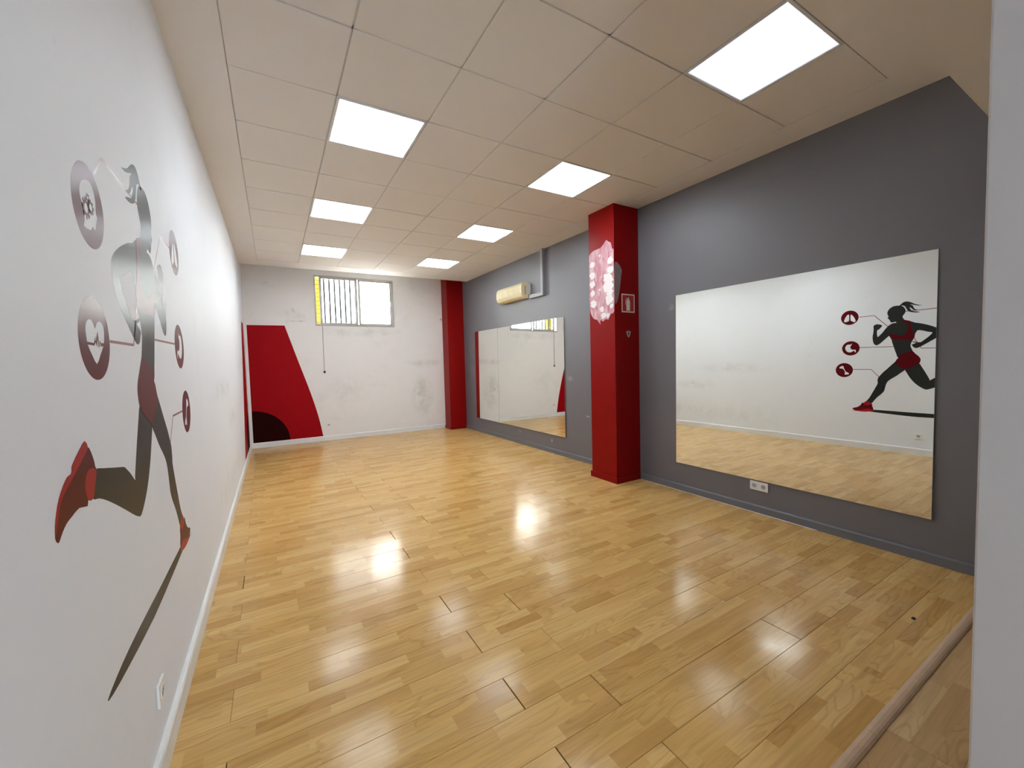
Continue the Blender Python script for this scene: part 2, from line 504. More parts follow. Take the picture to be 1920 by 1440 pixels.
# hung ceiling: plaster border, tiles and runners
GX0, GXA, GX1 = -0.147, 0.4328, 3.4328
GY0, NR = 1.0668, 11
GY1 = GY0 + 0.6 * NR
CB0, CB1 = 8.075, 8.005           # free back edge of the ceiling (left, right)
bm = bmesh.new()
def cpatch(pts):
    lo = [(x, y, H) for x, y in pts]
    hi = [(x, y, H + 0.03) for x, y in pts]
    add_hex(bm, lo + hi)
cpatch([(LX, 0.60), (GX0, 0.60), (GX0, 8.07), (LX, CB0)])
cpatch([(GX0, 0.60), (GX1, 0.60), (GX1, GY0), (GX0, GY0)])
cpatch([(GX1, 0.60), (3.76, 0.60), (3.62, CB1), (GX1, 8.009)])
cpatch([(GX0, GY1), (GX1, GY1), (GX1, 8.009), (GX0, 8.07)])
add_hex(bm, [(LX, CB0 - 0.02, H + 0.03), (3.64, CB1 - 0.02, H + 0.03), (3.64, CB1, H + 0.03), (LX, CB0, H + 0.03), (LX, CB0 - 0.02, ZT), (3.64, CB1 - 0.02, ZT), (3.64, CB1, ZT), (LX, CB0, ZT)])
add_box(bm, LX - 0.1, 3.9, 0.5, 8.85, ZT, ZT + 0.1)
bmesh.ops.recalc_face_normals(bm, faces=bm.faces)
ceil = tag(obj('ceiling', bm, M['plaster']), kind='structure')
LIGHTS = {(4, 0), (1, 3), (4, 3), (1, 6), (4, 6), (1, 9), (4, 9)}
xs = [GX0, GXA] + [GXA + 0.6 * i for i in range(1, 6)]
ys = [GY0 + 0.6 * j for j in range(NR + 1)]
rt = random.Random(5)
tile_mesh = {}
G = 0.0048
for i in range(6):
    for j in range(NR):
        if (i, j) in LIGHTS: continue
        wdt = xs[i + 1] - xs[i]
        if round(wdt, 3) not in tile_mesh:
            b2 = bmesh.new()
            add_box(b2, G, wdt - G, G, 0.6 - G, 0.0, 0.015, bevel=0.0012)
            me = bpy.data.meshes.new('ceiling_tile'); b2.to_mesh(me); b2.free(); me.materials.append(M['tile'])
            tile_mesh[round(wdt, 3)] = me
        o = bpy.data.objects.new('ceiling_tile', tile_mesh[round(wdt, 3)])
        o.location = (xs[i], ys[j], H + rt.uniform(-0.0006, 0.0012))
        o.rotation_euler = (math.radians(rt.uniform(-0.1, 0.1)), math.radians(rt.uniform(-0.1, 0.1)), 0)
        link(o, ceil)
for x in xs:
    box('grid_runner', (x - 0.012, x + 0.012, GY0, GY1, H + 0.008, H + 0.03), M['grid'], ceil)
for y in ys:
    box('grid_runner', (GX0, GX1, y - 0.012, y + 0.012, H + 0.008, H + 0.028), M['grid'], ceil)

# baseboards
def baseboard_profile(t=0.014, h=0.07):
    return [(0, 0), (t, 0), (t, h - 0.012), (t - 0.005, h - 0.003), (t - 0.009, h), (0, h)]
def run(bm, p0, p1, nrm, prof):
    A = [bm.verts.new((p0[0] + nrm[0] * t, p0[1] + nrm[1] * t, z)) for t, z in prof]
    B = [bm.verts.new((p1[0] + nrm[0] * t, p1[1] + nrm[1] * t, z)) for t, z in prof]
    n = len(prof)
    for i in range(n):
        j = (i + 1) % n
        bm.faces.new((A[i], A[j], B[j], B[i]))
    bm.faces.new(A[::-1]); bm.faces.new(B)
    bmesh.ops.recalc_face_normals(bm, faces=bm.faces)
bm = bmesh.new(); run(bm, (LX, -2.5), (LX, BY(LX) - 0.001), (1, 0), baseboard_profile(0.020, 0.098))
tag(obj('baseboard_left', bm, M['base_white']), kind='structure')
bm = bmesh.new(); run(bm, (LX + 0.02, BY(LX + 0.02)), (3.236, BY(3.236)), (0, -1), baseboard_profile(0.014, 0.092))
tag(obj('baseboard_back', bm, M['base_white']), kind='structure')
bm = bmesh.new()
run(bm, (RX(0.62), 0.62), (RX(3.359), 3.359), (-1, 0), baseboard_profile(0.015, 0.072))
run(bm, (RX(3.807), 3.807), (RX(8.225), 8.225), (-1, 0), baseboard_profile(0.015, 0.072))
tag(obj('baseboard_right', bm, M['base_grey']), kind='structure')
# pale sealant line showing under the grey skirting
bm = bmesh.new()
run(bm, (RX(1.55) - 0.014, 1.55), (RX(3.35) - 0.014, 3.35), (-1, 0), [(0, 0), (0.004, 0), (0, 0.004)])
tag(obj('trim_3', bm, M['filler_white']), kind='structure')

# window high in the back wall
win = on_wall('window_1', 'back', (WX0 + WX1) / 2, WZ0)
tag(win, kind='structure')
W2, WH = (WX1 - WX0) / 2, WZ1 - WZ0
def wu(x): return (WX0 + WX1) / 2 - x             # world x -> local along-wall coordinate
def wbox(name, xa, xb, za, zb, na, nb, mat, parent=win, bevel=0.002):
    return box(name, (wu(xb), wu(xa), na, nb, za - WZ0, zb - WZ0), mat, parent, bevel)
bm = bmesh.new()
for (xa, xb, za, zb) in ((WX0, WX1, WZ0, WZ0 + 0.03), (WX0, WX1, WZ1 - 0.03, WZ1), (WX0, WX0 + 0.022, WZ0 + 0.03, WZ1 - 0.03), (WX1 - 0.04, WX1, WZ0 + 0.03, WZ1 - 0.03)):
    add_box(bm, wu(xb), wu(xa), -0.06, 0.012, za - WZ0, zb - WZ0, bevel=0.002)
obj('outer_frame', bm, M['alu'], win)
def sash(xa, xb, n0, glass, lock_x):
    bm = bmesh.new()
    z0, z1 = WZ0 + 0.026, WZ1 - 0.026
    for (a, b, c, d) in ((xa, xb, z0, z0 + 0.035), (xa, xb, z1 - 0.03, z1), (xa, xa + 0.04, z0 + 0.035, z1 - 0.03), (xb - 0.04, xb, z0 + 0.035, z1 - 0.03)):
        add_box(bm, wu(b), wu(a), n0, n0 + 0.022, c - WZ0, d - WZ0, bevel=0.002)
    s = obj('sash', bm, M['alu'], win)
    wbox('pane', xa + 0.036, xb - 0.036, z0 + 0.03, z1 - 0.026, n0 + 0.008, n0 + 0.012, M[glass], s, 0)
    b2 = bmesh.new()
    add_box(b2, wu(lock_x + 0.014), wu(lock_x - 0.014), n0 + 0.020, n0 + 0.034, 0.42, 0.52, bevel=0.005, seg=2)
    obj('latch', b2, M['alu' if glass == 'glass' else 'white_plastic'], s)
sash(0.822, 1.506, -0.018, 'glass', 0.845)
sash(1.524, 2.180, -0.046, 'frosted', 2.160)
# outside: security rods, a brick pier and a whitewashed wall across the light well
grille = empty('window_grille', (1.2, 8.74, WZ0 - 0.02))
tag(grille, 'grey steel security grille of upright rods outside the left window sash', 'grille')
for i in range(7):
    bm = bmesh.new(); add_cyl(bm, (-0.28 + 0.095 * i, 0, 0.0), (-0.28 + 0.095 * i, 0, 0.97), 0.0165, 8)
    obj('rod', bm, M['rod'], grille)
for z in (0.005, 0.965):
    bm = bmesh.new(); add_box(bm, -0.30, 0.31, -0.006, 0.006, z - 0.008, z + 0.008); obj('rail', bm, M['rod'], grille)
pier = empty('brick_pier', (0.788, 8.84, 1.2))
tag(pier, 'narrow bright yellow brick pier seen through the open gap beside the window sash', 'pier')
box('mortar_core', (-0.057, 0.057, 0.006, 0.109, 0.0, 2.6), M['mortar'], pier)
bme = bmesh.new(); add_box(bme, 0, 0.118, 0.0, 0.11, 0, 0.068, bevel=0.003); half_me = bpy.data.meshes.new('brick_half'); bme.to_mesh(half_me); bme.free(); half_me.materials.append(M['yellow_brick'])
for r in range(14, 30):
    z = r * 0.08
    lay = [(-0.059, half_me)]
    for x, me in lay:
        o = bpy.data.objects.new('brick', me); o.location = (x, -0.002, z); link(o, pier)
tag(box('outside_wall', (-3, 6, 11.2, 11.4, 0.0, 6.0), M['outside_white']), 'whitewashed sunlit wall across the light well behind the window panes', 'wall')
tag(box('outside_ground', (-3, 6, 8.96, 11.2, 1.7, 1.9), M['outside_ground']), kind='structure')

# ================================================================== COLUMNS
def column(name, x0, y0, y1, label, zt):
    c = empty(name, (x0, y0, 0))
    tag(c, label, 'column', 'red square columns on the grey wall')
    xr = RX((y0 + y1) / 2) + 0.02
    bm = bmesh.new(); add_box(bm, 0, xr - x0, 0, y1 - y0, 0.0, zt, bevel=0.004, seg=2)
    obj('shaft', bm, M['red'], c)
    bm = bmesh.new()
    t, h = 0.015, 0.068
    add_box(bm, -t, xr - x0, -t, 0.002, 0, h, bevel=0.004, seg=2)
    add_box(bm, -t, 0.002, 0.002, y1 - y0 + t, 0, h, bevel=0.004, seg=2)
    obj('skirting', bm, M['red'], c)
    return c
c1 = column('column', 3.326, 3.374, 3.792, 'red square column with patched filler between the two mirrors', H + 0.004)
c2 = column('column', 3.252, 8.24, 8.56, 'plain red square column in the far corner beside the window wall', ZT)
# smeared filler on the near column
PATCH = [(3.492, 2.783), (3.539, 2.745), (3.594, 2.717), (3.705, 2.712), (3.775, 2.682), (3.787, 2.653), (3.787, 2.554), (3.787, 2.312), (3.787, 2.068), (3.774, 1.987), (3.718, 1.913), (3.661, 1.898), (3.607, 1.835), (3.612, 1.893), (3.565, 1.869), (3.517, 1.892), (3.471, 1.883), (3.45, 1.941), (3.392, 1.952), (3.379, 2.06), (3.379, 2.597), (3.380, 2.654), (3.404, 2.665), (3.421, 2.733), (3.46, 2.756)]
def col_face(name, pts, mat, parent, n0, n1, face='x'):
    """plate on the column: face x is the side towards the room, face y the side towards the camera"""
    bm = bmesh.new()
    add_plate(bm, [(-(p[0]), p[1]) for p in pts] if face == 'x' else [(-p[0], p[1]) for p in pts], (), n0, n1)
    if face == 'x':      # local (u, n, z) -> (x=-n, y=-u, z)
        for v in bm.verts: v.co = Vector((-v.co.y, -v.co.x - 3.374, v.co.z))
    else:
        for v in bm.verts: v.co = Vector((-v.co.x - 3.326, -v.co.y, v.co.z))
    bmesh.ops.recalc_face_normals(bm, faces=bm.faces)
    return obj(name, bm, mat, parent)
patch = col_face('filler_patch', smooth_loop(PATCH, 2), M['filler_pink'], c1, -0.001, 0.0012)
rb = random.Random(3)
def blob(cy, cz, ry, rz, n=14):
    return [(cy + ry * (1 + rb.uniform(-0.28, 0.2)) * math.cos(2 * math.pi * i / n), cz + rz * (1 + rb.uniform(-0.28, 0.2)) * math.sin(2 * math.pi * i / n)) for i in range(n)]
for (y, z, r) in [(3.738, 2.552, 35), (3.734, 2.427, 38), (3.744, 2.323, 38), (3.739, 2.216, 34), (3.728, 2.089, 46), (3.426, 2.541, 38), (3.434, 2.438, 40), (3.481, 2.359, 52), (3.424, 2.338, 45), (3.452, 2.263, 66), (3.424, 2.193, 44), (3.453, 2.107, 54), (3.575, 2.012, 30), (3.55, 1.935, 34), (3.477, 1.930, 28), (3.60, 2.63, 12), (3.61, 2.24, 12), (3.40, 2.03, 24)]:
    ry, rz = r * 0.00125, r * 0.00105
    b = blob(min(max(y, 3.382 + ry * 1.1), 3.782 - ry * 1.1), z, ry, rz)
    nd = 0.0020 + 0.0002 * rb.random() + 0.00025 * len([1 for o in c1.children if o.name.startswith('filler_dab')])
    col_face('filler_dab', smooth_loop(b, 2), M['filler_white'], c1, 0.0005, nd)
col_face('filler_smear', smooth_loop([(3.330, 2.484), (3.398, 2.49), (3.442, 2.431), (3.434, 2.375), (3.406, 2.209), (3.372, 2.089), (3.330, 2.073)], 3), M['filler_grey'], c1, -0.001, 0.001, 'y')

# ================================================================== THINGS ON THE WALLS
# fire extinguisher sign
sg = empty('fire_sign', (3.534, 3.374, 1.958), math.pi)
tag(sg, 'square red fire extinguisher sign with cream border on near red column', 'sign')
def plate(name, parent, outer, mat, n0, n1, holes=()):
    bm = bmesh.new(); add_plate(bm, outer, holes, n0, n1)
    bmesh.ops.recalc_face_normals(bm, faces=bm.faces)
    return obj(name, bm, mat, parent)
def rect(x0, x1, z0, z1): return [(x0, z0), (x1, z0), (x1, z1), (x0, z1)]
plate('sign_plate', sg, rect(-0.103, 0.103, 0.0, 0.209), M['sign_red'], 0.0, 0.003)
plate('border', sg, rect(-0.103, 0.103, 0.0, 0.209), M['sign_white'], 0.003, 0.0036, [rect(-0.090, 0.090, 0.013, 0.196)])
ext = smooth_loop([(-0.026, 0.022), (0.026, 0.022), (0.028, 0.035), (0.028, 0.120), (0.020, 0.142), (0.010, 0.150), (-0.010, 0.150), (-0.020, 0.142), (-0.028, 0.120), (-0.028, 0.035)], 3)
gl = plate('pictogram', sg, ext, M['sign_white'], 0.003, 0.0037)
plate('valve', gl, [(-0.008, 0.149), (0.008, 0.149), (0.010, 0.160), (-0.014, 0.172), (-0.017, 0.166), (-0.009, 0.160)], M['sign_white'], 0.003, 0.0037)
hose = [(0.010, 0.162), (0.026, 0.158), (0.036, 0.145), (0.040, 0.125), (0.040, 0.085)]
def stripe(pts, w):
    L, R_ = [], []
    for i, p in enumerate(pts):
        a = Vector(pts[max(i - 1, 0)]); b = Vector(pts[min(i + 1, len(pts) - 1)])
        t = (b - a).normalized(); n = Vector((-t.y, t.x)) * w / 2
        if 0 < i < len(pts) - 1:
            t1 = (Vector(p) - Vector(pts[i - 1])).normalized()
            c = max(0.4, abs(t1.dot(t))); n = n / c
        L.append(tuple(Vector(p) + n)); R_.append(tuple(Vector(p) - n))
    return L + R_[::-1]
plate('hose', gl, stripe(smooth_loop(hose, 3, False), 0.005), M['sign_white'], 0.003, 0.0037)
hk = empty('key_plate', (3.535, 3.374, 1.695), math.pi)
tag(hk, 'small chrome shield plate screwed to near red column below the sign', 'wall fitting')
plate('plate_body', hk, smooth_loop([(-0.030, 0.05), (0.030, 0.05), (0.028, 0.02), (0.012, -0.012), (0, -0.022), (-0.012, -0.012), (-0.028, 0.02)], 3), M['alu'], 0.0, 0.004)
plate('keyhole', hk, smooth_loop([(-0.010, 0.030), (0.0, 0.038), (0.010, 0.030), (0.006, 0.010), (-0.006, 0.010)], 2), M['dark_plastic'], 0.004, 0.0046)

# mirrors: slightly proud of the wall, foot a little further out than the top
def mirror(s0, s1, z0, z1, label, tilt=0.006, foot=0.017):
    s = (s0 + s1) / 2
    r = on_wall('wall_mirror', 'right', s, z0)
    tag(r, label, 'mirror', 'frameless wall mirrors on the grey wall')
    w, h = (s1 - s0) / 2, z1 - z0
    def slab(name, mat, n0, n1, e):
        bm = bmesh.new()
        add_hex(bm, [(-w + e, n0 + foot, e), (w - e, n0 + foot, e), (w - e, n1 + foot, e), (-w + e, n1 + foot, e), (-w + e, n0 + foot - tilt * h, h - e), (w - e, n0 + foot - tilt * h, h - e), (w - e, n1 + foot - tilt * h, h - e), (-w + e, n1 + foot - tilt * h, h - e)])
        bmesh.ops.recalc_face_normals(bm, faces=bm.faces)
        return obj(name, bm, mat, r)
    slab('backing', M['mirror_edge'], -0.0055, -0.0005, 0.0)
    slab('mirror_face', M['mirror'], -0.0005, 0.0, 0.0015)
    return r
mirror(0.893, 2.868, 0.300, 2.087, 'large frameless mirror on grey wall reflecting the painted runner')
mirror(4.761, 6.737, 0.288, 2.068, 'wide pane of the far mirror nearer the filler patched column')
mirror(6.740, 7.692, 0.288, 2.068, 'narrow pane of the far mirror towards the corner column')

# sockets
def socket(name, side, s, z, n, label, group='white wall sockets'):
    r = on_wall(name, side, s, z)
    tag(r, label, 'socket', group)
    w = 0.079
    for i in range(n):
        u = (i - (n - 1) / 2) * w
        bm = bmesh.new(); add_box(bm, u - w / 2, u + w / 2, 0, 0.010, 0, 0.083, bevel=0.003, seg=2)
        f = obj('face_plate', bm, M['white_plastic'], r)
        bm = bmesh.new(); add_plate(bm, disc(u, 0.0415, 0.026, 24), [disc(u, 0.0415, 0.020, 24)], 0.010, 0.012)
        bmesh.ops.recalc_face_normals(bm, faces=bm.faces)
        obj('rim', bm, M['white_plastic'], f)
        bm = bmesh.new(); add_plate(bm, disc(u, 0.0415, 0.020, 24), (), 0.010, 0.0105)
        bmesh.ops.recalc_face_normals(bm, faces=bm.faces)
        obj('well', bm, plain('socket_shadow_grey', (0.33, 0.32, 0.31), 0.5) if 'sk' not in M else M['sk'], f)
        for q in (-0.0095, 0.0095):
            bm = bmesh.new(); add_cyl(bm, (u + q, 0.0100, 0.0415), (u + q, 0.0112, 0.0415), 0.003, 10); obj('hole', bm, M['dark_plastic'], f)
    return r
M['sk'] = plain('socket_well_grey', (0.42, 0.41, 0.40), 0.5)
socket('double_socket', 'right', 2.010, 0.206, 2, 'white double wall socket just under the large near mirror')
socket('wall_socket', 'back', 0.876, 0.262, 1, 'single white socket beside the red panel under the window')
socket('wall_socket', 'left', 1.885, 0.228, 1, 'white socket on left wall below the painted runner shadow')
# small sensor on the window wall by the corner column
sn = on_wall('wall_sensor', 'back', 3.205, 2.37)
tag(sn, 'tiny white sensor box on window wall against the corner column', 'sensor')
bm = bmesh.new(); add_box(bm, -0.036, 0.036, 0, 0.04, 0, 0.12, bevel=0.008, seg=2); obj('housing', bm, M['white_plastic'], sn)
bm = bmesh.new(); add_box(bm, -0.018, 0.018, 0.038, 0.042, 0.012, 0.045, bevel=0.002); obj('lens', bm, M['sk'], sn)

# pull cord from the window
pc = on_wall('pull_cord', 'back', 0.846, 1.31)
tag(pc, 'thin grey pull cord with black weight hanging below the window', 'cord')
bm = bmesh.new(); add_cyl(bm, (0.004, 0.012, 0.03), (-0.002, 0.016, 0.91), 0.0042, 8); obj('cord', bm, plain('grey_cord', (0.18, 0.17, 0.18), 0.7), pc)
bm = bmesh.new(); bmesh.ops.create_uvsphere(bm, u_segments=12, v_segments=8, radius=0.022)
for v in bm.verts: v.co = Vector((v.co.x, v.co.y * 0.7 + 0.016, v.co.z * 1.1 + 0.02))
obj('weight', bm, M['dark_plastic'], pc, True)

# red painted shapes meeting in the far left corner
rpn = on_wall('painted_panel', 'back', 0.0, 0.093)
tag(rpn, 'red slant sided shape painted on the window wall with dark quarter disc', 'painted panel', 'red painted corner shapes')
out = [(0.370, 0.0), (0.372, 2.11), (-0.215, 2.112)]
edge = smooth_loop([(-0.215, 2.112), (-0.40, 1.48), (-0.585, 0.86), (-0.70, 0.40), (-0.770, 0.0)], 4, False)
plate('red_field', rpn, out + edge, M['red_panel'], 0.0, 0.0015)
qd = [(0.369, 0.0)] + [(0.369 - 0.580 * math.cos(a), 0.572 * math.sin(a)) for a in [math.pi / 2 * i / 20 for i in range(21)]]
plate('quarter_disc', rpn, qd, M['maroon_panel'], 0.0015, 0.003)
rpl = on_wall('painted_panel', 'left', 8.285, 0.099)
tag(rpl, 'narrow looking red shape painted on the left wall by the corner', 'painted panel', 'red painted corner shapes')
plate('red_field', rpl, [(0, 0), (0.0, 2.10), (0.385, 2.09)] + smooth_loop([(0.385, 2.09), (0.60, 1.45), (0.80, 0.92), (1.05, 0.4), (1.23, 0.0)], 4, False)[1:], M['red_panel'], 0.0, 0.0015)
plate('quarter_disc', rpl, [(0.001, 0.0)] + [(0.001 + 0.58 * math.cos(a), 0.57 * math.sin(a)) for a in [math.pi / 2 * i / 20 for i in range(21)]], M['maroon_panel'], 0.0015, 0.003)

# air conditioner
ac = on_wall('air_conditioner', 'right', 6.09, 2.465)
tag(ac, 'yellowed cream air conditioner mounted high above the far mirror', 'air conditioner')
def ac_prof(e=0.0):
    return [(0.0, 0.0), (0.075, 0.0 + e), (0.118, 0.030), (0.140, 0.075), (0.142, 0.16), (0.134, 0.215), (0.105, 0.252), (0.06, 0.262), (0.0, 0.262)]
bm = bmesh.new()
pr = ac_prof(); hw = 0.415
sp = []
for i in range(len(pr)): sp.append(pr[i])
A = [bm.verts.new((-hw, n, z)) for n, z in sp]; B = [bm.verts.new((hw, n, z)) for n, z in sp]
for i in range(len(sp)):
    j = (i + 1) % len(sp); bm.faces.new((A[i], A[j], B[j], B[i]))
bm.faces.new(A[::-1]); bm.faces.new(B)
bmesh.ops.recalc_face_normals(bm, faces=bm.faces)
bmesh.ops.bevel(bm, geom=[e for e in bm.edges if abs(e.verts[0].co.x - e.verts[1].co.x) < 1e-6], offset=0.006, segments=2, affect='EDGES')
body = obj('casing', bm, M['cream'], ac)
bm = bmesh.new(); add_box(bm, -0.375, 0.375, 0.139, 0.1455, 0.080, 0.205, bevel=0.003); grl = obj('intake_grille', bm, M['cream'], ac)
for i in range(9):
    bm = bmesh.new(); add_box(bm, -0.36, 0.36, 0.1450, 0.1485, 0.088 + i * 0.0128, 0.094 + i * 0.0128); obj('slat', bm, M['cream_dark'], grl)
for x in (-0.18, 0.0, 0.18):
    bm = bmesh.new(); add_box(bm, x - 0.003, x + 0.003, 0.1455, 0.1495, 0.084, 0.202); obj('grille_bar', bm, M['cream'], grl)
bm = bmesh.new()
add_hex(bm, [(-0.36, 0.040, -0.004), (0.36, 0.040, -0.004), (0.36, 0.104, 0.010), (-0.36, 0.104, 0.010), (-0.36, 0.040, 0.004), (0.36, 0.040, 0.004), (0.36, 0.100, 0.020), (-0.36, 0.100, 0.020)])
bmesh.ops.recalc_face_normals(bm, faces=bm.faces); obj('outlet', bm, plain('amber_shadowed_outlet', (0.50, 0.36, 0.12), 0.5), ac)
bm = bmesh.new(); add_box(bm, -hw - 0.0025, -hw + 0.002, 0.045, 0.080, 0.06, 0.20, bevel=0.001); obj('side_vent', bm, M['sk'], ac)
bm = bmesh.new(); add_box(bm, -hw - 0.075, -hw + 0.01, 0.0, 0.012, 0.062, 0.235); obj('mounting_plate', bm, M['sk'], ac)
# trunking from ceiling to the unit
tk = on_wall('cable_trunking', 'right', 5.227, 2.443)
tag(tk, 'grey painted L shaped trunking from the ceiling to the air conditioner', 'trunking')
bm = bmesh.new(); add_box(bm, -0.03, 0.03, 0, 0.055, 0.0, H - 2.443 + 0.004, bevel=0.003); obj('upright_duct', bm, M['trunk'], tk)
bm = bmesh.new(); add_box(bm, 0.031, 0.355, 0, 0.052, 0.0, 0.058, bevel=0.003); obj('level_duct', bm, M['trunk'], tk)

# ================================================================== CEILING LIGHTS
NAMES = {(4, 0): 'dim bluish square ceiling light panel nearest the camera on the grey wall side', (1, 3): 'square ceiling light panel nearest in the row along the white mural wall', (4, 3): 'square ceiling light panel level with the filler patched column',
         (1, 6): 'middle visible ceiling light panel in the row along the white wall', (4, 6): 'ceiling light panel above the air conditioner side, third along the grey wall', (1, 9): 'farthest ceiling light panel in the row along the white wall',
         (4, 9): 'farthest ceiling light panel in the row along the grey wall'}
lm = None
for (i, j), lab in sorted(NAMES.items(), key=lambda t: t[0] == (4, 0)):
    r = empty('ceiling_light', (xs[i] + 0.3, ys[j] + 0.3, H))
    tag(r, lab, 'ceiling light', 'square light panels in the ceiling grid')
    if lm is None:
        bm = bmesh.new()
        for (a, b, c, d) in ((-0.2965, 0.2965, -0.2965, -0.279), (-0.2965, 0.2965, 0.279, 0.2965), (-0.2965, -0.279, -0.279, 0.279), (0.279, 0.2965, -0.279, 0.279)):
            add_box(bm, a, b, c, d, -0.003, 0.014, bevel=0.0015)
        f1 = obj('frame', bm, M['lamp_frame'], r)
        bm = bmesh.new(); add_box(bm, -0.279, 0.279, -0.279, 0.279, 0.003, 0.006)
        d1 = obj('diffuser', bm, M['led'], r)
        lm = (f1, d1)
    else:
        for src in lm:
            c = src.copy(); link(c, r)
            if (i, j) == (4, 0) and src is lm[1]:
                c.data = src.data.copy(); c.data.materials[0] = M['led_dim']

